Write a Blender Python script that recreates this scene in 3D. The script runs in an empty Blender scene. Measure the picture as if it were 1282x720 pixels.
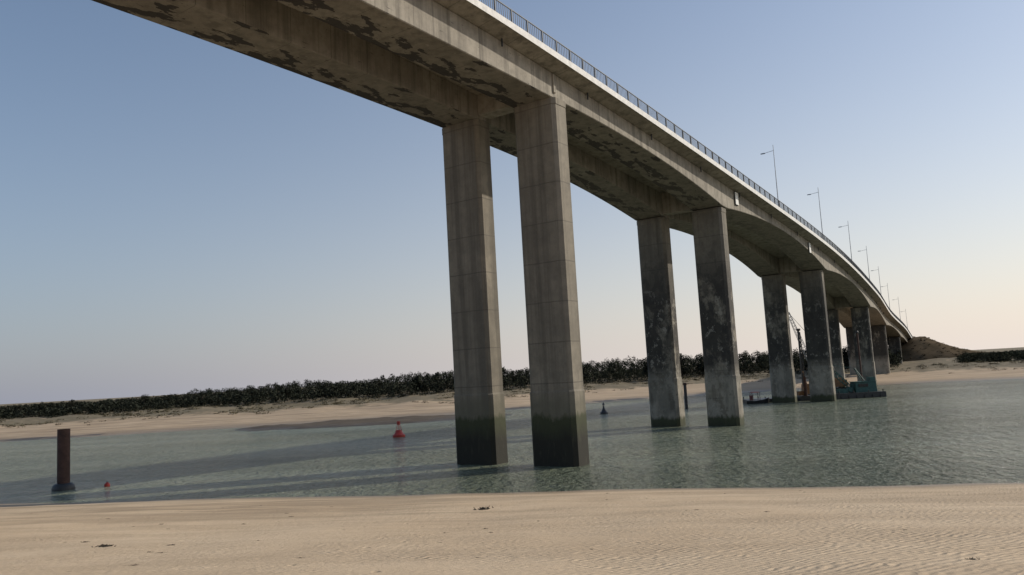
import bpy, math, random
import numpy as np
from mathutils import Vector, Matrix, noise
random.seed(7); rng=np.random.default_rng(7)
scene=bpy.context.scene
scene.view_settings.view_transform='Standard'; scene.view_settings.look='None'; scene.view_settings.exposure=0
COL=scene.collection
# ---------------------------------------------------------------- helpers
class MB:
    def __init__(s): s.v=[]; s.f=[]; s.uv=None
    def add(s,vs,fs):
        n=len(s.v); s.v+= [tuple(p) for p in vs]; s.f+=[tuple(i+n for i in f) for f in fs]
    def box(s,c,d,rz=0,M=None,taper=1.0):
        hx,hy,hz=d[0]/2,d[1]/2,d[2]/2
        vs=[]
        for z,t in ((-hz,1),(hz,taper)):
            for x,y in ((-hx,-hy),(hx,-hy),(hx,hy),(-hx,hy)): vs.append(Vector((x*t,y*t,z)))
        R=M if M is not None else Matrix.Rotation(rz,3,'Z')
        vs=[R@p+Vector(c) for p in vs]
        s.add(vs,[(3,2,1,0),(4,5,6,7),(0,1,5,4),(1,2,6,5),(2,3,7,6),(3,0,4,7)])
    def tube(s,p0,p1,r0,r1=None,n=10,caps=True):
        if r1 is None: r1=r0
        p0=Vector(p0);p1=Vector(p1);d=(p1-p0).normalized()
        a=d.orthogonal().normalized();b=d.cross(a)
        vs=[]
        for p,r in ((p0,r0),(p1,r1)):
            for i in range(n):
                t=2*math.pi*i/n; vs.append(p+(a*math.cos(t)+b*math.sin(t))*r)
        fs=[(i,(i+1)%n,n+(i+1)%n,n+i) for i in range(n)]
        if caps: fs+=[tuple(range(n-1,-1,-1)),tuple(range(n,2*n))]
        s.add(vs,fs)
    def revolve(s,prof,c=(0,0,0),n=20):
        vs=[];m=len(prof)
        for r,z in prof:
            for i in range(n):
                t=2*math.pi*i/n; vs.append((c[0]+r*math.cos(t),c[1]+r*math.sin(t),c[2]+z))
        fs=[]
        for k in range(m-1):
            for i in range(n):
                j=(i+1)%n; fs.append((k*n+i,k*n+j,(k+1)*n+j,(k+1)*n+i))
        fs+=[tuple(range(n-1,-1,-1)),tuple(range((m-1)*n,m*n))]
        s.add(vs,fs)
    def obj(s,name,mat,parent=None,loc=(0,0,0),rz=0,smooth=False,bevel=0):
        me=bpy.data.meshes.new(name); me.from_pydata(s.v,[],s.f); me.update()
        o=bpy.data.objects.new(name,me); COL.objects.link(o)
        o.location=loc; o.rotation_euler[2]=rz
        if mat: me.materials.append(mat)
        if parent: o.parent=parent
        if smooth:
            me.polygons.foreach_set('use_smooth',[True]*len(me.polygons))
            me.set_sharp_from_angle(angle=math.radians(40))
        if bevel:
            m=o.modifiers.new('bevel','BEVEL'); m.width=bevel; m.segments=2
        return o
def empty(name,loc,label,cat,group=None,rz=0):
    e=bpy.data.objects.new(name,None); COL.objects.link(e); e.location=loc; e.rotation_euler[2]=rz
    e.empty_display_size=.5; tag(e,label,cat,group); return e
def tag(o,label=None,cat=None,group=None,kind=None):
    if label:o["label"]=label
    if cat:o["category"]=cat
    if group:o["group"]=group
    if kind:o["kind"]=kind
def pchip(xs,ys):
    xs=np.array(xs,float);ys=np.array(ys,float);h=np.diff(xs);d=np.diff(ys)/h
    m=np.zeros(len(xs));m[0]=d[0];m[-1]=d[-1]
    for i in range(1,len(xs)-1):
        if d[i-1]*d[i]>0:
            w1=2*h[i]+h[i-1];w2=h[i]+2*h[i-1]; m[i]=(w1+w2)/(w1/d[i-1]+w2/d[i])
    def f(x):
        i=int(min(max(np.searchsorted(xs,x)-1,0),len(h)-1)); t=(x-xs[i])/h[i]
        if x<xs[0]: return ys[0]+m[0]*(x-xs[0])
        if x>xs[-1]: return ys[-1]+m[-1]*(x-xs[-1])
        return (2*t**3-3*t*t+1)*ys[i]+(t**3-2*t*t+t)*h[i]*m[i]+(-2*t**3+3*t*t)*ys[i+1]+(t**3-t*t)*h[i]*m[i+1]
    return f
# ---------------------------------------------------------------- materials
class NT:
    def __init__(s,name):
        s.m=bpy.data.materials.new(name); s.m.use_nodes=True; s.t=s.m.node_tree; s.N=s.t.nodes; s.L=s.t.links
        s.b=s.N['Principled BSDF']
    def n(s,typ,**k):
        x=s.N.new(typ)
        for a,b in k.items(): setattr(x,a,b)
        return x
    def l(s,a,b): s.L.new(a,b)
    def pos(s,scale=(1,1,1),rz=0):
        g=s.n('ShaderNodeNewGeometry'); m=s.n('ShaderNodeMapping'); m.inputs['Scale'].default_value=scale; m.inputs['Rotation'].default_value=(0,0,rz)
        s.l(g.outputs['Position'],m.inputs['Vector']); return m.outputs[0]
    def noise(s,vec,scale,detail=5,rough=.6,dist=0):
        x=s.n('ShaderNodeTexNoise'); x.inputs['Scale'].default_value=scale;x.inputs['Detail'].default_value=detail
        x.inputs['Roughness'].default_value=rough; x.inputs['Distortion'].default_value=dist
        s.l(vec,x.inputs['Vector']); return x.outputs['Fac']
    def ramp(s,fac,a,b,ca=0,cb=1):
        x=s.n('ShaderNodeMapRange'); x.inputs['From Min'].default_value=a;x.inputs['From Max'].default_value=b
        x.inputs['To Min'].default_value=ca;x.inputs['To Max'].default_value=cb; s.l(fac,x.inputs['Value']); return x.outputs[0]
    def math(s,op,a,b=None):
        x=s.n('ShaderNodeMath',operation=op)
        for i,q in enumerate((a,b)):
            if q is None: continue
            if isinstance(q,(int,float)): x.inputs[i].default_value=q
            else: s.l(q,x.inputs[i])
        return x.outputs[0]
    def mix(s,f,a,b,mode='MIX'):
        x=s.n('ShaderNodeMix',data_type='RGBA',blend_type=mode)
        for q,i in ((f,0),(a,6),(b,7)):
            if isinstance(q,(int,float)): x.inputs[i].default_value=q
            elif isinstance(q,tuple): x.inputs[i].default_value=(*q,1)
            else: s.l(q,x.inputs[i])
        return x.outputs[2]
    def bump(s,h,strength,dist=.1,prev=None):
        x=s.n('ShaderNodeBump'); x.inputs['Strength'].default_value=strength; x.inputs['Distance'].default_value=dist
        s.l(h,x.inputs['Height'])
        if prev is not None: s.l(prev,x.inputs['Normal'])
        return x.outputs[0]
    def xyz(s,i):
        g=s.n('ShaderNodeNewGeometry'); x=s.n('ShaderNodeSeparateXYZ'); s.l(g.outputs['Position'],x.inputs[0]); return x.outputs[i]
    def z(s): return s.xyz(2)
def simple(name,col,rough=.6,metal=0,var=.35,rust=None):
    t=NT(name); p=t.pos(); n=t.noise(p,2.5,6); n2=t.noise(p,14,4)
    c=t.mix(t.ramp(n,.3,.7),tuple(x*(1-var) for x in col),tuple(min(1,x*(1+var*.6)) for x in col))
    if rust: c=t.mix(t.ramp(n2,.55,.65),c,rust)
    t.l(c,t.b.inputs['Base Color']); t.b.inputs['Roughness'].default_value=rough; t.b.inputs['Metallic'].default_value=metal
    t.l(t.bump(n2,.2,.02),t.b.inputs['Normal']); return t.m
def concrete(name,kind):
    t=NT(name); p=t.pos(); M=lambda a,b:t.math('MULTIPLY',a,b)
    big=t.noise(p,.22,5,.6); mid=t.noise(p,1.3,6,.65); fine=t.noise(p,9,5,.7)
    st=t.noise(t.pos((1.6,1.6,.05)),.8,5,.6); st2=t.noise(t.pos((4,4,.12)),1.6,5,.7)
    if kind=='pillar': c=t.mix(t.ramp(big,.3,.7),(.19,.165,.125),(.30,.262,.20))
    else: c=t.mix(t.ramp(big,.3,.7),(.24,.212,.17),(.355,.318,.255))
    c=t.mix(M(t.ramp(mid,.42,.68),.55),c,(.14,.123,.095))
    c=t.mix(M(t.ramp(st,.48,.64),.6),c,(.085,.074,.057))
    c=t.mix(M(t.ramp(st2,.56,.7),.32),c,(.07,.06,.047))
    c=t.mix(M(t.ramp(fine,.55,.8),.3),c,(.42,.38,.31))
    if kind=='pillar':
        z=t.z()
        pj=t.math('ADD',z,M(t.math('SUBTRACT',mid,.5),.12))
        fr=t.math('FRACT',t.math('DIVIDE',pj,3.1)); c=t.mix(M(t.math('LESS_THAN',fr,.028),.55),c,(.08,.07,.055))
        lift=t.noise(t.pos((.01,.01,.32)),1.0,0); c=t.mix(t.ramp(lift,.4,.6,0,.22),c,(.13,.115,.09))
        farm=t.ramp(t.xyz(1),78,82); nearm=t.ramp(farm,0,1,1,0)
        bl=t.noise(t.pos((1,1,.5)),.24,8,.7,.3); bl2=t.noise(t.pos((1,1,.7)),.8,7,.75)
        zb=M(t.ramp(z,4.5,7),t.ramp(z,22,15,.2,1))
        c=t.mix(M(M(t.ramp(bl,.40,.46),zb),t.ramp(farm,0,1,.12,.92)),c,(.04,.036,.03))
        c=t.mix(M(M(t.ramp(bl2,.50,.55),zb),M(farm,.6)),c,(.03,.027,.023))
        pale=t.noise(t.pos((1,1,.8),.4),.9,7,.75)
        c=t.mix(M(M(t.ramp(pale,.57,.60),t.ramp(z,18,14)),M(farm,.55)),c,(.38,.35,.29))
        low=M(M(t.ramp(z,.6,1.2),t.ramp(z,7,5)),farm)
        c=t.mix(M(t.ramp(bl2,.42,.5),M(low,.6)),c,(.36,.33,.27))
        c=t.mix(M(t.ramp(bl,.5,.56),M(low,.5)),c,(.10,.09,.07))
        wv=t.noise(t.pos((1,1,.3)),1.1,7,.75); wv2=t.noise(t.pos((2.5,2.5,.4)),1.6,6,.75)
        wob=t.math('ADD',z,M(t.math('SUBTRACT',wv,.5),2.2))
        zt=t.math('ADD',wob,M(farm,2.7))   # outer piers: only a thin tide mark
        c=t.mix(M(t.ramp(zt,5.8,4.6),M(nearm,.6)),c,(.12,.112,.075))
        c=t.mix(M(t.ramp(zt,3.95,3.55),.93),c,(.042,.048,.019))
        c=t.mix(M(t.ramp(zt,3.2,1.9),.9),c,(.021,.018,.013))
        c=t.mix(M(M(t.ramp(wv2,.55,.65),t.ramp(zt,3.9,3.4)),.35),c,(.085,.08,.05))
    if kind in('girder','deck'):
        uv=t.n('ShaderNodeUVMap'); sx=t.n('ShaderNodeSeparateXYZ'); t.l(uv.outputs[0],sx.inputs[0])
        fr=t.math('FRACT',t.math('DIVIDE',sx.outputs[0],3.4)); c=t.mix(M(t.math('LESS_THAN',fr,.016),.65),c,(.08,.07,.055))
    if kind=='girder':
        cell=t.n('ShaderNodeMapping'); cell.inputs['Scale'].default_value=(.30,.8,1); t.l(uv.outputs[0],cell.inputs[0])
        pn=t.noise(cell.outputs[0],1.5,7,.58,.1)
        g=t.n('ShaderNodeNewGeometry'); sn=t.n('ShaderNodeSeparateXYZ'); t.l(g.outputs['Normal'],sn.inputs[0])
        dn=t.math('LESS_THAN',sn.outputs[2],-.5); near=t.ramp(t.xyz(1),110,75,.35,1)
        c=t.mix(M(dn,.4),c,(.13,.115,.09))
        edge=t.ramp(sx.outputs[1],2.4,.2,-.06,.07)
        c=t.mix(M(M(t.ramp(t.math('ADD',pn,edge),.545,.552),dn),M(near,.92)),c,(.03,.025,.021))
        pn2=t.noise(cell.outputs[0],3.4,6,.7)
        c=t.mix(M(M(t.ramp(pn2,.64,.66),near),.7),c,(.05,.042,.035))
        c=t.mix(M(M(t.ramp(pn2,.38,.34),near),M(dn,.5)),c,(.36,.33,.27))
    t.l(c,t.b.inputs['Base Color']); t.b.inputs['Roughness'].default_value=.85
    t.l(t.bump(fine,.35,.03,t.bump(mid,.3,.08)),t.b.inputs['Normal']); return t.m
M_pil=concrete('concrete_pillar','pillar'); M_gir=concrete('concrete_girder','girder'); M_con=concrete('concrete_plain','plain'); M_deck=concrete('concrete_deck','deck')
M_cor=simple('pale_cornice',(.76,.74,.70),.8,var=.2)
M_rail=simple('rail_steel',(.07,.075,.08),.6)
M_galv=simple('galvanised',(.36,.37,.38),.5,.3)
M_asph=simple('asphalt',(.05,.05,.05),.9)
M_white=simple('white_paint',(.75,.74,.7),.5,var=.1)
M_red=simple('red_paint',(.5,.05,.03),.5,var=.3)
M_dark=simple('dark_steel',(.035,.035,.035),.5)
M_rust=simple('rusty_steel',(.085,.045,.033),.85,rust=(.035,.021,.017))
M_teal=simple('teal_paint',(.035,.11,.095),.6,rust=(.05,.055,.04))
M_yel=simple('orange_paint',(.26,.13,.05),.6,rust=(.1,.06,.03))
M_glass=simple('dark_glass',(.02,.025,.03),.1)
M_weed=simple('seaweed',(.035,.025,.015),.8)
M_bark=simple('bark',(.06,.045,.03),.9)
def foliage(name,a,b):
    t=NT(name); p=t.pos(); n=t.noise(p,.2,4); n2=t.noise(p,1.2,4)
    c=t.mix(t.ramp(n,.35,.65),a,b); c=t.mix(t.math('MULTIPLY',t.ramp(n2,.45,.7),.35),c,tuple(x*.6 for x in a))
    t.l(c,t.b.inputs['Base Color']); t.b.inputs['Roughness'].default_value=1; t.b.inputs['Specular IOR Level'].default_value=0; return t.m
M_leaf=foliage('pine_foliage',(.044,.050,.038),(.060,.066,.049))  # distance haze put into the leaf colour as paler tones
M_scrub=foliage('scrub_foliage',(.14,.125,.08),(.20,.17,.11))
# ---------------------------------------------------------------- terrain
far=pchip([-700,-300,-98,-23,27,60,92,115,200,350,700],[120,140,151,157,183,190,189,177,160,150,140])
prof_e=[-60,0,12,35,60,100,400,3500]; prof_z=[-4,0,.5,1.6,3.0,4.0,4.6,5.6]
def fbm(x,y,s,o=4): return noise.fractal(Vector((x*s,y*s,3.1)),1.0,2.0,o)
def spit(x,y):
    w=.8-.9*((x+28+.7*(y-146))/26)**2-.9*((y-145-.05*(x+31))/10.5)**2
    return w+.4*fbm(x,y*2.0,.14,5) if w>-1 else -9
def H(x,y):
    d=(49-.24*x)-y + 1.3*fbm(x,0,.05,4)
    e=y-far(x)-1.5*fbm(x,9,.05,3)
    if d>-30 and e<0 and d>e:
        z=.109*d if d<49 else 5.35+.02*(d-49)
        if d<=0: z=max(-4,.12*d)
        if d>2: z+=min(1,(d-2)/10)*.07*fbm(x,y,.25,4)
        return z
    z=float(np.interp(e,prof_e,prof_z))
    if -80<x<15 and 128<y<165: z=max(z,min(.8,spit(x,y)*.8))
    if e>20: z+=min(1,(e-20)/30)*.8*fbm(x,y,.07,4)*(1 if e<200 else .3)
    return z
def coords(lim,dense,step,g):
    a=[0];st=step
    while a[-1]<lim:
        if a[-1]>dense: st*=g
        a.append(a[-1]+st)
    return a
xp=coords(3000,30,.5,1.035); X=[-v for v in xp[:0:-1]]+xp
Y=[-60,-40,-25,-15,-8,-4]+list(np.arange(0,60,.5))+list(np.arange(60,128,4))+list(np.arange(128,170,.7))+list(np.arange(170,280,1.5))
st=2
while Y[-1]<4500: Y.append(Y[-1]+st); st*=1.12
V=[];mud=[];veg=[]
for y in Y:
    for x in X:
        h=H(x,y); V.append((x,y,h))
        e=y-far(x)
        m=0
        if -80<x<15 and 128<y<165: m=1 if (spit(x,y)>-.1 and h<.95) else 0
        elif -120<x<80 and -2<e<5: m=.45+.9*fbm(x,y,.12,3)
        mud.append(m)
        veg.append(min(1,max(0,(e-27)/20)) )
nx=len(X); F=[(j*nx+i,j*nx+i+1,(j+1)*nx+i+1,(j+1)*nx+i) for j in range(len(Y)-1) for i in range(nx-1)]
me=bpy.data.meshes.new('ground'); me.from_pydata(V,[],F); me.update()
me.polygons.foreach_set('use_smooth',[True]*len(F))
for nm,arr in (('mud',mud),('veg',veg)):
    a=me.attributes.new(nm,'FLOAT','POINT'); a.data.foreach_set('value',arr)
ground=bpy.data.objects.new('ground',me); COL.objects.link(ground); tag(ground,kind='structure')
t=NT('sand'); p=t.pos()
n1=t.noise(p,.12,5); n2=t.noise(p,.9,6,.7); n3=t.noise(p,30,3,.8); streak=t.noise(t.pos((.12,1,1),.23),.5,6,.65)
c=t.mix(t.ramp(n1,.35,.65),(.56,.42,.275),(.64,.495,.335))
c=t.mix(t.math('MULTIPLY',t.ramp(streak,.45,.65),.5),c,(.45,.335,.22))
c=t.mix(t.math('MULTIPLY',t.ramp(n2,.5,.75),.35),c,(.68,.545,.385))
c=t.mix(t.math('MULTIPLY',t.ramp(n3,.5,.8),.3),c,(.34,.25,.165))
c=t.mix(t.ramp(t.xyz(1),110,130,0,.4),c,(.38,.275,.18))
z=t.z(); zz=t.math('ADD',z,t.math('MULTIPLY',t.math('SUBTRACT',n2,.5),.25))
wet=t.ramp(zz,.5,.1); c=t.mix(t.math('MULTIPLY',wet,.75),c,(.2,.155,.105))
damp=t.math('MULTIPLY',t.math('MULTIPLY',t.ramp(zz,3.2,1.6),t.ramp(streak,.42,.56)),t.ramp(t.xyz(0),6,-12,.35,1)); c=t.mix(t.math('MULTIPLY',damp,.55),c,(.26,.195,.13))
am=t.n('ShaderNodeAttribute',attribute_name='mud'); c=t.mix(t.ramp(am.outputs['Fac'],.35,.6,0,.85),c,(.065,.054,.042))
av=t.n('ShaderNodeAttribute',attribute_name='veg'); vn=t.noise(p,.16,7,.75)
vm=t.math('ADD',av.outputs['Fac'],t.math('MULTIPLY',t.math('SUBTRACT',vn,.5),2.0))
vc=t.mix(t.ramp(t.noise(p,.5,6,.7),.35,.65),(.13,.115,.07),(.23,.185,.12))
c=t.mix(t.ramp(vm,.5,.8,0,.9),c,vc)
# pits and footprints: small dark hollows scattered over the beach
vo=t.n('ShaderNodeTexVoronoi'); vo.inputs['Scale'].default_value=1.6; t.l(t.pos((1,.7,1)),vo.inputs['Vector'])
pit=t.math('MULTIPLY',t.ramp(vo.outputs['Distance'],.14,.05),t.ramp(t.noise(p,.35,4),.5,.6))
c=t.mix(t.math('MULTIPLY',pit,.35),c,(.3,.22,.14))
t.l(c,t.b.inputs['Base Color']); t.l(t.ramp(wet,0,1,.9,.45),t.b.inputs['Roughness']); t.b.inputs['Specular IOR Level'].default_value=.2
w=t.n('ShaderNodeTexWave',wave_type='BANDS',bands_direction='Y'); w.inputs['Scale'].default_value=2.4; w.inputs['Distortion'].default_value=8; w.inputs['Detail'].default_value=4; w.inputs['Detail Scale'].default_value=.7; w.inputs['Detail Roughness'].default_value=.6
t.l(t.pos((.6,1,1),-.9),w.inputs['Vector'])
rip=t.math('MULTIPLY',w.outputs['Fac'],t.ramp(t.noise(p,.22,4),.36,.55,.25,1))
b1=t.bump(rip,.8,.042); b2=t.bump(t.noise(p,3.2,8,.78),.55,.08,b1); b3=t.bump(t.math('MULTIPLY',pit,-1.0),.6,.06,b2)
t.l(b3,t.b.inputs['Normal']); me.materials.append(t.m)
# water
mb=MB(); mb.add([(-3000,15,0),(3000,15,0),(3000,420,0),(-3000,420,0)],[(0,1,2,3)])
t=NT('sea_water'); p=t.pos()
c=t.mix(t.ramp(t.noise(t.pos((.25,1,1),.2),.06,6,.65),.38,.62),(.18,.205,.14),(.27,.29,.20))
chop=t.noise(t.pos((1,.45,1),.12),1.5,4,.6,.5)
chop2=t.noise(t.pos((.7,.3,1),-.15),.55,4,.6,.5)
c=t.mix(t.ramp(chop,.42,.62,0,.45),c,(.11,.135,.095))  # wave shading put into the colour, darker along the chop
t.l(c,t.b.inputs['Base Color']); t.b.inputs['Roughness'].default_value=.12; t.b.inputs['IOR'].default_value=1.33
a=t.noise(t.pos((.7,1,1),.3),2.6,4,.6,.8)
gust=t.ramp(t.noise(t.pos((.35,1,1),.1),.035,4),.38,.62,.65,1.4)
nb=t.bump(t.math('MULTIPLY',chop,gust),1.0,.8,t.bump(t.math('MULTIPLY',chop2,gust),1.0,1.0))
t.l(t.bump(t.math('MULTIPLY',a,gust),1.0,.35,nb),t.b.inputs['Normal'])
wt=mb.obj('water',t.m); tag(wt,kind='structure')
# hill / embankment : ridge that carries the road on from the bridge end
ax,ay=.485,.875
hx,hy=150.5,302.0
def hillz(x,y):
    u=(x-hx)*ax+(y-hy)*ay; v=(x-hx)*ay-(y-hy)*ax
    top=10.2*(1-max(0,u)/110)
    if u<0: top=10.2*max(0,1-(u/24)**2)
    wdt=(13.5 if v>0 else 12)+max(0,u)*.05
    h=top/(1+(abs(v)/wdt)**2.0)
    return 2.9+h+.55*fbm(x,y,.16,5)
mb=MB(); n=100;V=[];F=[]
for j in range(n+1):
    for i in range(n+1):
        x=hx-55+i/n*170; y=hy-45+j/n*190; edge=min(i,j,n-i,n-j)
        V.append((x,y,hillz(x,y) if edge>2 else 0))
for j in range(n):
    for i in range(n): F.append((j*(n+1)+i,j*(n+1)+i+1,(j+1)*(n+1)+i+1,(j+1)*(n+1)+i))
mb.add(V,F); hill=mb.obj('hill',foliage('hill_grass',(.085,.066,.042),(.125,.094,.062)),smooth=False); tag(hill,kind='structure')
hill.data.polygons.foreach_set('use_smooth',[True]*len(F))
# ---------------------------------------------------------------- bridge
S=[-80,0,36.4,84,137.7,188.3,235.8,283,331]
PX=[-45.4,-.1,20.6,47.2,74.5,98.4,121.9,144.5,167.5]
PY=[-1.4,64.5,94.4,133.8,180,224.7,266,307.4,349.3]
def crv(P):
    xs=np.array(S,float);ys=np.array(P,float);m=np.gradient(ys,xs)
    def f(x):
        i=int(min(max(np.searchsorted(xs,x)-1,0),len(xs)-2));h=xs[i+1]-xs[i];t=(x-xs[i])/h
        return (2*t**3-3*t*t+1)*ys[i]+(t**3-2*t*t+t)*h*m[i]+(-2*t**3+3*t*t)*ys[i+1]+(t**3-t*t)*h*m[i+1]
    return f
cx,cy=crv(PX),crv(PY)
ztop=pchip([-80,-46,-12,0,36.4,84,137.7,188,236,285,331],[32.3,32.4,31.6,30.95,28.3,24.6,20.8,18.0,15.3,12.2,10.4])
PS=[-46,0,36.4,84,137.7,188.3,235.8,280]
SOF=[28.7,28.45,24.95,21.4,17.7,15.1,12.6,10.2]
AMP=[.25,.75,1.75,1.5,1.2,1.0,.5]
SEP=[3.75,3.8,3.55,3.1,3.2,3.3,3.3,3.3]
SEND=286
def soff(s):
    if s<=PS[0]: return SOF[0]+min(1,(PS[0]-s)/20)*.6
    for i in range(len(PS)-1):
        if s<=PS[i+1]:
            t=(s-PS[i])/(PS[i+1]-PS[i]); return SOF[i]*(1-t)+SOF[i+1]*t+AMP[i]*4*t*(1-t)
    return SOF[-1]-(s-PS[-1])*.01
def frame(s):
    dx=cx(s+.2)-cx(s-.2);dy=cy(s+.2)-cy(s-.2);l=math.hypot(dx,dy)
    a=Vector((dx/l,dy/l,0)); r=Vector((a.y,-a.x,0)); return Vector((cx(s),cy(s),0)),a,r
SS=list(np.arange(-80,SEND+.1,1.7))
import bmesh
def loft(name,prof,mat,parent,ss=SS):
    verts=[];faces=[];uvs=[]
    k=len(prof(ss[0]))
    for s in ss:
        c,a,r=frame(s)
        for o,z in prof(s): q=c+r*o; verts.append((q.x,q.y,z))
    n=len(ss)
    for i in range(n-1):
        for j in range(k):
            j2=(j+1)%k; faces.append((i*k+j,i*k+j2,(i+1)*k+j2,(i+1)*k+j))
            uvs+=[(ss[i],j*3.),(ss[i],j*3.+3),(ss[i+1],j*3.+3),(ss[i+1],j*3.)]
    faces.append(tuple(range(k-1,-1,-1))); faces.append(tuple((n-1)*k+j for j in range(k)))
    uvs+=[(0,0)]*(2*k)
    me=bpy.data.meshes.new(name); me.from_pydata(verts,[],faces); me.update()
    uv=me.uv_layers.new(name='UVMap'); uv.data.foreach_set('uv',[q for p in uvs for q in p])
    me.materials.append(mat)
    bm=bmesh.new(); bm.from_mesh(me); bmesh.ops.recalc_face_normals(bm,faces=bm.faces); bm.to_mesh(me); bm.free()
    o=bpy.data.objects.new(name,me); COL.objects.link(o)
    if parent:o.parent=parent
    return o
bridge=empty('bridge',(0,0,0),'long grey concrete road bridge on paired tall pillars over the channel','bridge')
for sg in (-1,1):
    o0,o1=sorted((sg*1.85,sg*5.55))
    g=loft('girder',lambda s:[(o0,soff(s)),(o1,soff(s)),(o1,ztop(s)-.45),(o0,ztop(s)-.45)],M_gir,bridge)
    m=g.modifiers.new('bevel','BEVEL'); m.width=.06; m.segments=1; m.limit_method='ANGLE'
W=6.95
deck=loft('deck',lambda s:[(-W,ztop(s)-.22),(-5.6,ztop(s)-.448),(5.6,ztop(s)-.448),(W,ztop(s)-.22),(W,ztop(s)-.02),(-W,ztop(s)-.02)],M_deck,bridge)
loft('road_surface',lambda s:[(-5.2,ztop(s)-.01),(5.2,ztop(s)-.01),(5.2,ztop(s)+.05),(-5.2,ztop(s)+.05)],M_asph,bridge)
for sg in (-1,1):
    loft('cornice',lambda s:[(sg*(W-.25),ztop(s)-.05),(sg*(W+.10),ztop(s)-.30),(sg*(W+.13),ztop(s)+.18),(sg*(W-.25),ztop(s)+.18)],M_cor,bridge)
for i,s in enumerate(PS):
    c,a,r=frame(s); rz=math.atan2(r.y,r.x)
    for sg in (-1,1):
        q=c+r*(sg*SEP[i]); zt=soff(s)+.01; zb=min(H(q.x,q.y),0)-3 if i<5 else H(q.x,q.y)-2
        mb=MB(); w,d=(3.9,2.05) if i<2 else (3.6,2.0)
        ch=.28; ring=[(-w/2+ch,-d/2),(w/2-ch,-d/2),(w/2,-d/2+ch),(w/2,d/2-ch),(w/2-ch,d/2),(-w/2+ch,d/2),(-w/2,d/2-ch),(-w/2,-d/2+ch)]
        levels=[(zb,1.05),(5.55,1.035),(5.7,1.0),(zt-.55,1.0),(zt-.5,1.02),(zt,1.02)]
        if zb>-1: levels=[(zb,1.0),(zt,1.0)]
        vs=[];fs=[]
        for z,k in levels:
            for x,y in ring: vs.append((x*k,y*k,z))
        for L in range(len(levels)-1):
            for j in range(8): fs.append((L*8+j,L*8+(j+1)%8,(L+1)*8+(j+1)%8,(L+1)*8+j))
        fs+=[tuple(range(7,-1,-1)),tuple(range((len(levels)-1)*8,len(levels)*8))]
        mb.add(vs,fs); mb.obj('pillar',M_pil,bridge,(q.x,q.y,0),rz)
    zt=ztop(s)-.46; zb=soff(s)+.35
    mb=MB(); mb.box((0,0,(zt+zb)/2),(3.66,1.5,zt-zb)); mb.obj('crossbeam',M_con,bridge,(c.x,c.y,0),rz)
# railing
for sg in (-1,1):
    rail=bpy.data.objects.new('railing',None); COL.objects.link(rail); rail.parent=bridge
    off=sg*(W-.06)
    for hz,rd in ((1.25,.05),(.32,.03)):
        mb=MB(); pts=[]
        for s in np.arange(-40,SEND,2.0):
            c,a,r=frame(s); q=c+r*off; pts.append(Vector((q.x,q.y,ztop(s)+hz)))
        for p0,p1 in zip(pts[:-1],pts[1:]): mb.tube(p0,p1,rd,n=5,caps=False)
        mb.obj('handrail',M_rail,rail)
    mb=MB()
    for k,s in enumerate(np.arange(-40,SEND,.25)):
        c,a,r=frame(s); q=c+r*off; z=ztop(s)
        if k%8==0: mb.box((q.x,q.y,z+.7),(.1,.1,1.12),math.atan2(r.y,r.x))
        elif s<150 or k%2: mb.box((q.x,q.y,z+.76),(.03,.03,.9),math.atan2(r.y,r.x))
    b=mb.obj('baluster',M_rail,rail); tag(b,kind='stuff')
for s in np.arange(-20,180,12.3):
    c,a,r=frame(s); q=c+r*5.75; mb=MB(); z=ztop(s)-.4; mb.tube((q.x,q.y,z),(q.x,q.y,z-.6),.07,n=8); mb.obj('drain_pipe',M_dark,bridge)
# joint cover on the outer web over the first pillars
c,a,r=frame(-.6); q=c+r*5.62; zt=ztop(-.6)
mb=MB(); mb.box((0,0,zt-1.35),(.14,.3,1.5)); mb.obj('joint_cover',M_con,bridge,(q.x,q.y,0),math.atan2(r.y,r.x))
# street lamps
def lamp_at(s):
    c,a,r=frame(s); q=c+r*(W-.45); return (q.x,q.y,ztop(s)),math.atan2(r.y,r.x)
LS=[55,79,105,131,160,192,226,262]
loc,rz=lamp_at(LS[0])
lamp=empty('street_lamp',loc,'tall slim grey street lamp with short arm on the bridge deck','street lamp','street lamps along the bridge',rz)
mb=MB(); mb.tube((0,0,0),(0,0,.5),.11,.10); mb.tube((0,0,.5),(0,0,9.3),.07,.035,8); mb.tube((0,0,8.5),(-1.2,0,8.38),.03,.025,6); p1=mb.obj('pole',M_galv,lamp,smooth=True)
mb=MB(); mb.box((-1.45,0,8.37),(.65,.24,.09),taper=.8); mb.box((-1.45,0,8.31),(.45,.18,.03)); p2=mb.obj('lamp_head',M_galv,lamp)
for s in LS[1:]:
    loc,rz=lamp_at(s); e=lamp.copy(); e.location=loc; e.rotation_euler[2]=rz; COL.objects.link(e)
    for pp in (p1,p2):
        k=pp.copy(); k.parent=e; COL.objects.link(k)
for s,zz in ((40.4,26.6),(73,23.9)):
    c,a,r=frame(s); q=c+r*5.72
    e=empty('navigation_sign',(q.x,q.y,zz),'small upright white panel fixed to the bridge girder','sign','white panels on the bridge girder',math.atan2(r.y,r.x))
    mb=MB(); mb.box((0,0,0),(.06,.95,1.5)); mb.obj('panel',M_white,e)
    for yy in (-.3,.3):
        mb=MB(); mb.box((-.1,yy,0),(.13,.06,1.7)); mb.obj('bracket',M_dark,e)
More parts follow.
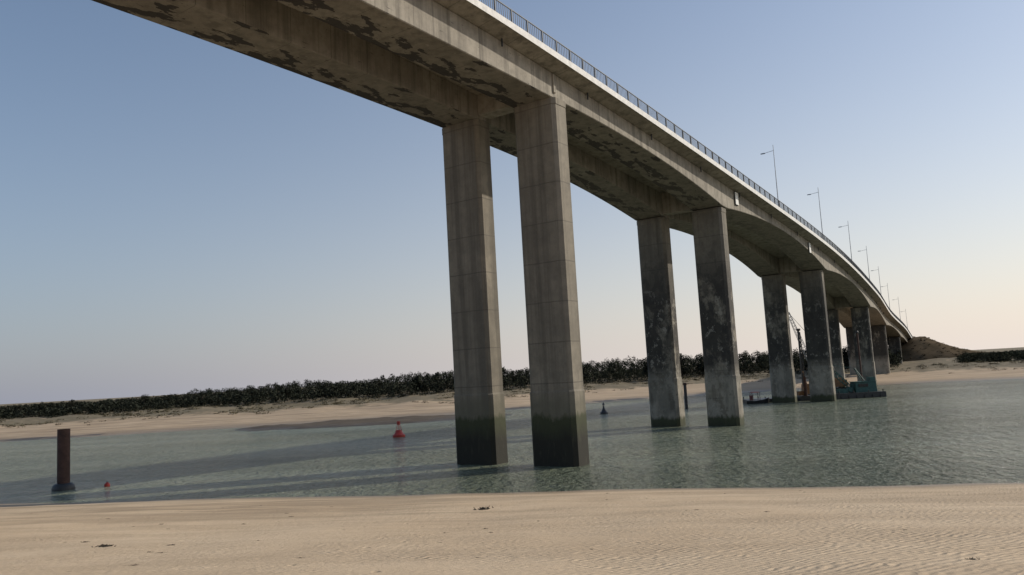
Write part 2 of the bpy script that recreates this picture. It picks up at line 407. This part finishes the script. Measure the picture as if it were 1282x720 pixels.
# ---------------------------------------------------------------- things in the water
e=empty('mooring_pile',(-36.3,64.3,0),'rusty dark steel tube pile standing in the water','pile')
mb=MB(); mb.revolve([(.46,-3),(.46,4.75),(.40,4.75),(.40,4.55),(0.01,4.5)],n=24); mb.obj('tube',M_rust,e,smooth=True)
mb=MB(); mb.revolve([(.55,-.6),(.8,-.5),(.84,.1),(.78,.35),(.6,.5),(.47,.52)],n=24); mb.obj('collar',M_dark,e,smooth=True)
e=empty('mooring_buoy',(-33.2,65,0),'small round red buoy floating on the water','buoy')
mb=MB(); mb.revolve([(.02,-.15),(.17,-.1),(.22,.08),(.2,.18),(.12,.28),(.05,.32)],n=16); mb.obj('float',M_red,e,smooth=True)
mb=MB(); mb.tube((0,0,.3),(0,0,.38),.03); mb.obj('ring',M_dark,e)
e=empty('channel_buoy',(-15.5,103.6,0),'red steel channel buoy with lattice top and can topmark','buoy')
mb=MB(); mb.revolve([(.3,-.4),(.72,-.3),(.8,.0),(.8,.25),(.62,.37),(.3,.85),(.22,.9)],n=20); mb.obj('float',M_red,e,smooth=True)
mb=MB()
for k in range(4):
    t0=k*math.pi/2+.4; mb.tube((.42*math.cos(t0),.42*math.sin(t0),.6),(.16*math.cos(t0),.16*math.sin(t0),1.6),.035,n=5)
mb.obj('frame',M_red,e)
mb=MB(); mb.revolve([(.18,1.55),(.22,1.6),(.22,1.95),(.18,2.0)],n=14); mb.obj('topmark',M_red,e)
e=empty('cardinal_buoy',(13.8,131.4,0),'small black buoy with cone topmark floating on the water','buoy')
mb=MB(); mb.revolve([(.3,-.3),(.6,-.2),(.62,.2),(.4,.4),(.16,.95),(.12,1.25)],n=16); mb.obj('float',M_dark,e,smooth=True)
mb=MB(); mb.tube((0,0,1.2),(0,0,1.5),.05); mb.revolve([(.24,1.4),(.02,1.85)],n=12); mb.obj('topmark',M_dark,e)
e=empty('steel_pile',(27.3,131.6,0),'short dark steel pile with cap standing in the channel','pile')
mb=MB(); mb.tube((0,0,-3),(0,0,4.0),.25,n=12); mb.obj('tube',M_dark,e,smooth=True)
mb=MB(); mb.revolve([(.31,3.9),(.34,4.0),(.28,4.25)],n=12); mb.obj('cap',M_rust,e)
def lattice(mb,p0,p1,w,n,r=.04,up=Vector((0,0,1))):
    p0=Vector(p0);p1=Vector(p1);d=(p1-p0).normalized();a=d.cross(up).normalized();b=d.cross(a)
    prev=None
    for i in range(n+1):
        t=i/n; k=w*(1-.45*abs(2*t-1)**2); c=p0.lerp(p1,t)
        q=[c+a*k+b*k,c-a*k+b*k,c-a*k-b*k,c+a*k-b*k]
        if prev:
            for j in range(4):
                mb.tube(prev[j],q[j],r*1.3,n=4,caps=False); mb.tube(prev[j],q[(j+1)%4],r,n=4,caps=False)
        prev=q
def barge(name,loc,L,Wd,hh,mat,label,rz):
    e=empty(name,loc,label,'barge',rz=rz)
    mb=MB(); v=[]
    pts=[(-L/2,-.3),(-L/2+.7,-.9),(L/2-.7,-.9),(L/2,-.3),(L/2,hh),(-L/2,hh)]
    for yy in (-Wd/2,Wd/2): v+=[(x,yy,z) for x,z in pts]
    f=[(5,4,3,2,1,0),(6,7,8,9,10,11)]+[(j,(j+1)%6,6+(j+1)%6,6+j) for j in range(6)]
    mb.add(v,f); mb.obj('hull',mat,e)
    for xx in np.linspace(-L/2+.4,L/2-.4,4):
        for yy in (-Wd/2+.2,Wd/2-.2):
            mb=MB(); mb.tube((xx,yy,hh),(xx,yy,hh+.4),.1,n=8); mb.obj('bollard',M_dark,e)
    for xx in np.linspace(-L/2+.8,L/2-.8,6):
        mb=MB(); mb.tube((xx,-Wd/2-.14,.3),(xx,-Wd/2+.02,.3),.28,n=12); mb.obj('tyre_fender',M_dark,e)
    return e
b1=barge('pontoon',(43.6,140.5,0),8.6,4.5,.6,M_dark,'low dark work pontoon moored beside the bridge pillar',0)
b2=barge('crane_barge',(57.6,138.0,0),8.2,5.0,.9,M_dark,'dark work barge with dull green crane house and lattice boom',0)
mb=MB(); mb.box((1.5,.2,1.75),(3.6,2.6,1.7),taper=.94); mb.box((1.5,.2,2.65),(3.7,2.7,.1)); mb.box((2.9,.2,3.0),(.9,1.4,.7)); mb.obj('cabin',M_teal,b2)
mb=MB(); mb.box((1.0,-1.14,2.05),(1.6,.06,.5)); mb.obj('window',M_glass,b2)
mb=MB(); lattice(mb,(-.2,0,1.2),(-5.0,0,6.0),.32,11,.045); mb.obj('boom',M_teal,b2)
mb=MB(); mb.tube((1.6,.6,2.6),(.2,.1,5.0),.08,n=6); mb.tube((1.6,-.6,2.6),(.2,-.1,5.0),.08,n=6); mb.tube((.2,0,5.0),(-5.0,0,6.0),.04,n=4); mb.tube((.2,0,5.0),(3.4,0,2.6),.04,n=4); mb.obj('gantry',M_teal,b2)
mb=MB(); mb.box((-2.2,0,1.25),(1.6,1.3,.7)); mb.tube((-.9,-.6,1.4),(-.9,.6,1.4),.42,n=14); mb.obj('winch',M_teal,b2)
e=empty('crawler_crane',(55.3,143.0,.9),'crawler crane with long pale lattice boom on a work pontoon','crane')
for yy in (-1.3,1.3):
    mb=MB(); mb.box((0,yy,.45),(4.2,.7,.5))
    for xx in (-2.1,2.1): mb.tube((xx,yy-.35,.45),(xx,yy+.35,.45),.42,n=14)
    mb.obj('track',M_dark,e)
mb=MB(); mb.box((.5,0,1.7),(3.6,2.4,1.5),taper=.95); mb.box((2.3,0,1.6),(.6,2.6,1.1)); mb.obj('body',M_yel,e)
mb=MB(); mb.box((-1.6,-1.0,1.9),(1.1,.95,1.7),taper=.85); mb.obj('cab',M_white,e)
mb=MB(); lattice(mb,(-1.6,.3,1.4),(-6.1,.3,14.6),.3,24,.03); mb.obj('boom',M_galv,e)
mb=MB(); mb.tube((1.5,0,2.4),(.3,0,6.2),.09,n=6); mb.tube((.3,0,6.2),(-6.1,.3,14.6),.04,n=4); mb.tube((-6.1,.3,14.6),(-6.1,.3,5.0),.03,n=4); mb.obj('cable',M_dark,e)
b3=barge('pontoon',(54.0,143.4,0),8.5,5.0,.9,M_dark,'dark steel pontoon carrying a crawler crane',0)
e=empty('drilling_rig',(48.9,137.8,.4),'drilling rig with tall dark mast on a small floating platform','drilling rig')
mb=MB(); mb.box((0,0,-.1),(2.6,2.6,1.0)); mb.obj('platform',M_dark,e)
mb=MB(); mb.box((0,.4,6.0),(.26,.26,11.2)); lattice(mb,(0,-.1,.5),(0,-.1,11.3),.17,16,.035,up=Vector((0,1,0))); mb.tube((-.3,.3,11.7),(.3,.3,11.7),.2,n=12); mb.obj('mast',M_dark,e)
mb=MB(); mb.box((.5,.4,1.5),(1.4,1.3,1.7),taper=.9); mb.box((-.7,.2,.85),(.9,1.0,.7)); mb.tube((.7,.3,1.8),(0,.3,4.6),.14,n=8); mb.obj('engine_housing',M_yel,e)
mb=MB(); mb.tube((0,-.5,-2),(0,-.5,3.6),.25,n=12); mb.obj('drill_casing',M_rust,e,smooth=True)
e=empty('piling_mast',(73.0,171.0,0),'slender rust brown piling mast standing in the water','mast')
mb=MB(); mb.tube((0,0,-2),(0,0,12.0),.2,n=10); mb.obj('tube',M_rust,e,smooth=True)
mb=MB(); mb.revolve([(.26,11.9),(.3,12.1),(.2,12.4)],n=10); mb.obj('cap',M_dark,e)
e=empty('work_boat',(40.4,137.0,0),'small dark work boat with faded red canopy','boat')
mb=MB(); v=[];f=[]
for i,(x,w,zk,zs) in enumerate([(-1.9,.75,-.3,.55),(-.6,.9,-.35,.5),(.8,.8,-.3,.6),(1.7,.4,-.1,.8),(2.1,.03,.3,.95)]):
    v+=[(x,-w,zs),(x,-w*.6,zk),(x,w*.6,zk),(x,w,zs)]
for i in range(4):
    for j in range(3): f.append((i*4+j,i*4+j+1,(i+1)*4+j+1,(i+1)*4+j))
    f.append((i*4+3,i*4,(i+1)*4,(i+1)*4+3))
f+=[(0,1,2,3)]; mb.add(v,f); mb.obj('hull',M_dark,e)
mb=MB(); mb.box((-.3,0,1.9),(1.5,1.2,.12),taper=.8); mb.box((-.9,0,1.0),(.5,.6,.8)); mb.obj('canopy',simple('faded_red',(.20,.055,.05),.7),e)
mb=MB()
for xx in (-.9,.4):
    for yy in (-.55,.55): mb.tube((xx,yy,.5),(xx,yy,1.85),.05,n=6)
mb.obj('frame',M_dark,e)
# seaweed and debris on the sand
def clump(x,y,sz,lab):
    mb=MB()
    for k in range(40):
        t0=random.uniform(0,6.28); d=abs(random.gauss(0,sz*.4)); px,py=math.cos(t0)*d*1.5,math.sin(t0)*d
        l=sz*random.uniform(.12,.4); an=random.uniform(0,3.14); w=sz*.05
        hz=random.uniform(.01,.12)*sz*2
        mb.tube((px,py,0),(px+math.cos(an)*l,py+math.sin(an)*l,hz),w,w*.5,5)
    o=mb.obj('seaweed_clump',M_weed,None,(x,y,H(x,y)-.005)); tag(o,lab,'seaweed','seaweed clumps on the sand')
clump(-10.1,19.6,.24,'small dark seaweed clump lying on the sand')
clump(-1.6,31.3,.4,'small dark seaweed clump lying on the sand')
clump(-8.6,19.9,.1,'small dark seaweed clump lying on the sand')
clump(-11.3,21.0,.12,'small dark seaweed clump lying on the sand')
for k in range(60):
    y=random.uniform(11,46); x=random.uniform(-.62,.62)*y
    if k>40: x=-abs(x)
    clump(x,y,random.uniform(.03,.1),'tiny dark seaweed scrap lying on the sand')
# ---------------------------------------------------------------- vegetation
def leafmesh(name,centers,radii,nper,size,mat,lo=.45):
    C=[];Dn=[]
    for c,R in zip(centers,radii):
        d=rng.normal(size=(nper,3)); d/=np.linalg.norm(d,axis=1)[:,None]
        rr=rng.uniform(lo,1.04,nper)[:,None]; C.append(np.array(c)+d*rr*np.array(R)); Dn.append(d)
    C=np.concatenate(C); Dn=np.concatenate(Dn); N=len(C)
    a=rng.normal(size=(N,3)); a/=np.linalg.norm(a,axis=1)[:,None]
    b=np.cross(a,rng.normal(size=(N,3))); b/=np.linalg.norm(b,axis=1)[:,None]
    s=(rng.uniform(.5,1.2,N)*size)[:,None]
    V=np.stack([C-a*s,C-b*s*.8,C+a*s,C+b*s*.8],1).reshape(-1,3)
    me=bpy.data.meshes.new(name); me.vertices.add(N*4); me.vertices.foreach_set('co',V.astype(np.float32).ravel())
    me.loops.add(N*4); me.loops.foreach_set('vertex_index',np.arange(N*4,dtype=np.int32))
    me.polygons.add(N); me.polygons.foreach_set('loop_start',np.arange(0,N*4,4,dtype=np.int32)); me.polygons.foreach_set('loop_total',np.full(N,4,dtype=np.int32))
    me.update(calc_edges=True); me.materials.append(mat)
    me.polygons.foreach_set('use_smooth',np.ones(N,dtype=bool))
    Dn[:,2]+=.25; Dn+=rng.normal(size=Dn.shape)*.25; Dn/=np.linalg.norm(Dn,axis=1)[:,None]
    me.normals_split_custom_set_from_vertices(np.repeat(Dn,4,axis=0).tolist())
    o=bpy.data.objects.new(name,me); COL.objects.link(o); return o
toph=lambda r:float(np.interp(r,[-.9,-.6,-.45,-.38,-.3,-.2,-.1,.05,.15,.3,.42,.48,.55,.8],[6.2,6.5,6.9,7.7,8.6,8.8,9.7,10.0,10.6,10.4,9.6,8.3,6.0,6.0]))
cs=[];rs=[]
for row in range(7):
    x=-240
    while x<300:
        e=64+row*7+random.uniform(-4,4); y=far(x)+e; g=H(x,y); r=x/y
        if abs(r)<.78 and not(.475<r<.55 and y>215):
            amp=(1.0 if -.42<r<.48 else .3)
            tz=toph(r)+amp*(1.5*fbm(x,y,.05,4)+random.gauss(0,.4)); tz=7+(tz-7)*(y/265)
            if row<3: tz-=1.5-row*.5
            hgt=max(1.5,tz-g)
            for q in range(5):
                k=random.uniform(.6,.95)*(1.0 if q<4 else .75)
                cs.append((x+random.uniform(-1.2,1.2),y+random.uniform(-1,1),g+hgt*(.12+.165*q))); rs.append((1.5*k,1.3*k,hgt*.17*k+.25))
        x+=random.uniform(1.2,2.2)
w=leafmesh('woodland',cs,rs,62,.17,M_leaf,.45); tag(w,kind='stuff')
cs=[];rs=[]
for k in range(2200):
    x=random.uniform(-200,200); e=random.triangular(28,66,58); y=far(x)+e
    if abs(x/y)>.75 or fbm(x,y,.05,3)<-.1: continue
    g=H(x,y); s=random.uniform(.3,.8); cs.append((x,y,g+s*.1)); rs.append((s*1.8,s*1.1,s*.4))
w=leafmesh('dune_scrub',cs,rs,30,.13,M_scrub); tag(w,kind='stuff')
cs=[];rs=[]
for k in range(420):
    x=random.uniform(-200,220); e=random.triangular(48,66,64); y=far(x)+e
    g=H(x,y); s=random.uniform(.4,1.0); cs.append((x,y,g+s*.2)); rs.append((s*1.6,s*1.1,s*.6))
M_bush=foliage('bush_foliage',(.065,.066,.045),(.09,.088,.058))
w=leafmesh('dune_bushes',cs,rs,60,.12,M_bush); tag(w,kind='stuff')
cs=[];rs=[]
for k in range(420):
    u=random.uniform(-22,70); v=random.uniform(-4,34); x=hx+u*ax+v*ay; y=hy+u*ay-v*ax
    s=random.uniform(.2,.6); cs.append((x,y,hillz(x,y)+s*.05)); rs.append((s*1.6,s*1.6,s*.45))
w=leafmesh('hill_scrub',cs,rs,26,.15,foliage('hill_scrub_foliage',(.055,.045,.03),(.085,.068,.045))); tag(w,kind='stuff')
crown_meshes=[]
for v in range(4):
    c=[];r=[]
    for k in range(14):
        t0=random.uniform(0,6.28); d=random.uniform(0,1.5); c.append((math.cos(t0)*d,math.sin(t0)*d,4.2+random.uniform(-2.6,1.1)-.25*d)); r.append((random.uniform(.7,1.2),random.uniform(.7,1.2),random.uniform(.5,.85)))
    o=leafmesh('crown',c,r,130,.14,M_leaf,.5); crown_meshes.append(o.data); bpy.data.objects.remove(o)
tm=[]
for v in range(4):
    mb=MB(); p=Vector((0,0,-.5)); q=Vector((random.uniform(-.3,.3),0,2.3)); mb.tube(p,q,.17,.13,7); q2=q+Vector((random.uniform(-.3,.3),.1,2.2)); mb.tube(q,q2,.13,.05,7)
    for k in range(5):
        t0=k*1.26; b0=q.lerp(q2,.2+.15*k); mb.tube(b0,b0+Vector((math.cos(t0)*1.2,math.sin(t0)*1.2,.7)),.06,.025,5)
    o=mb.obj('trunk',M_bark); tm.append(o.data); bpy.data.objects.remove(o)
for k in range(30):
    r=-.62+1.08*k/29+random.uniform(-.012,.012)
    y=235.; off=random.uniform(64,74)
    for it in range(8): y=far(r*y)+off
    x=r*y; g=H(x,y); tz=7+(toph(r)+random.uniform(-.8,.9)-7)*(y/265); sc=max(.35,(tz-g)/5.6)
    e=empty('pine_tree',(x,y,g),'dark green pine tree at the edge of the dune wood','tree','pine trees at the edge of the wood',random.uniform(0,6))
    e.scale=(sc*random.uniform(.9,1.2),)*2+(sc,)
    for nm,ml in (('trunk',tm),('crown',crown_meshes)):
        o=bpy.data.objects.new(nm,ml[k%4]); COL.objects.link(o); o.parent=e
# ---------------------------------------------------------------- light, sky, camera
AZ,EL=math.radians(76),math.radians(29)
Sd=Vector((math.sin(AZ)*math.cos(EL),math.cos(AZ)*math.cos(EL),math.sin(EL)))
sun=bpy.data.lights.new('sun','SUN'); sun.energy=3.3; sun.angle=math.radians(.6); sun.color=(1,.92,.8)
so=bpy.data.objects.new('sun',sun); COL.objects.link(so); so.rotation_euler=(-Sd).to_track_quat('-Z','Y').to_euler()
wd=bpy.data.worlds.new('World'); scene.world=wd; wd.use_nodes=True; nt=wd.node_tree; bg=nt.nodes['Background']
sk=nt.nodes.new('ShaderNodeTexSky'); sk.sky_type='NISHITA'; sk.sun_disc=False; sk.sun_elevation=EL; sk.sun_rotation=AZ; sk.dust_density=1.0; sk.air_density=1.1; sk.ozone_density=2.2
bg.inputs[1].default_value=.118
# low atmospheric haze: pale layer hugging the horizon, warmer and brighter towards the sun
L=nt.links.new
tc=nt.nodes.new('ShaderNodeTexCoord'); sx=nt.nodes.new('ShaderNodeSeparateXYZ'); L(tc.outputs['Generated'],sx.inputs[0])
def mth(op,a,b=None):
    x=nt.nodes.new('ShaderNodeMath'); x.operation=op
    for i,q in enumerate((a,b)):
        if q is None: continue
        if isinstance(q,(int,float)): x.inputs[i].default_value=q
        else: L(q,x.inputs[i])
    return x.outputs[0]
elev=mth('MAXIMUM',sx.outputs[2],0.0)
fac=mth('MULTIPLY',mth('EXPONENT',mth('MULTIPLY',elev,-4.4)),.9)
vd=nt.nodes.new('ShaderNodeVectorMath'); vd.operation='DOT_PRODUCT'; L(tc.outputs['Generated'],vd.inputs[0]); vd.inputs[1].default_value=(math.sin(AZ),math.cos(AZ),0)
mr=nt.nodes.new('ShaderNodeMapRange'); mr.interpolation_type='SMOOTHSTEP'; L(vd.outputs['Value'],mr.inputs['Value']); mr.inputs['From Min'].default_value=-.5; mr.inputs['From Max'].default_value=.8
hz=nt.nodes.new('ShaderNodeMix'); hz.data_type='RGBA'; L(mr.outputs[0],hz.inputs[0]); hz.inputs[6].default_value=(2.5,2.7,3.4,1); hz.inputs[7].default_value=(7.4,6.6,6.1,1)
mx=nt.nodes.new('ShaderNodeMix'); mx.data_type='RGBA'; L(fac,mx.inputs[0]); L(sk.outputs[0],mx.inputs[6]); L(hz.outputs[2],mx.inputs[7]); L(mx.outputs[2],bg.inputs[0])
cam=bpy.data.cameras.new('Camera'); co=bpy.data.objects.new('Camera',cam); COL.objects.link(co)
cam.sensor_width=36; cam.lens=28.08; cam.clip_end=9000; cam.clip_start=.1
pt=math.atan(.110); th=math.radians(3.2)
Fw=Vector((0,math.cos(pt),math.sin(pt))); U0=Vector((0,-math.sin(pt),math.cos(pt))); X0=Vector((1,0,0))
R=X0*math.cos(th)-U0*math.sin(th); U=X0*math.sin(th)+U0*math.cos(th)
mt=Matrix((R,U,-Fw)).transposed().to_4x4(); mt.translation=Vector((0,0,7)); co.matrix_world=mt
scene.camera=co
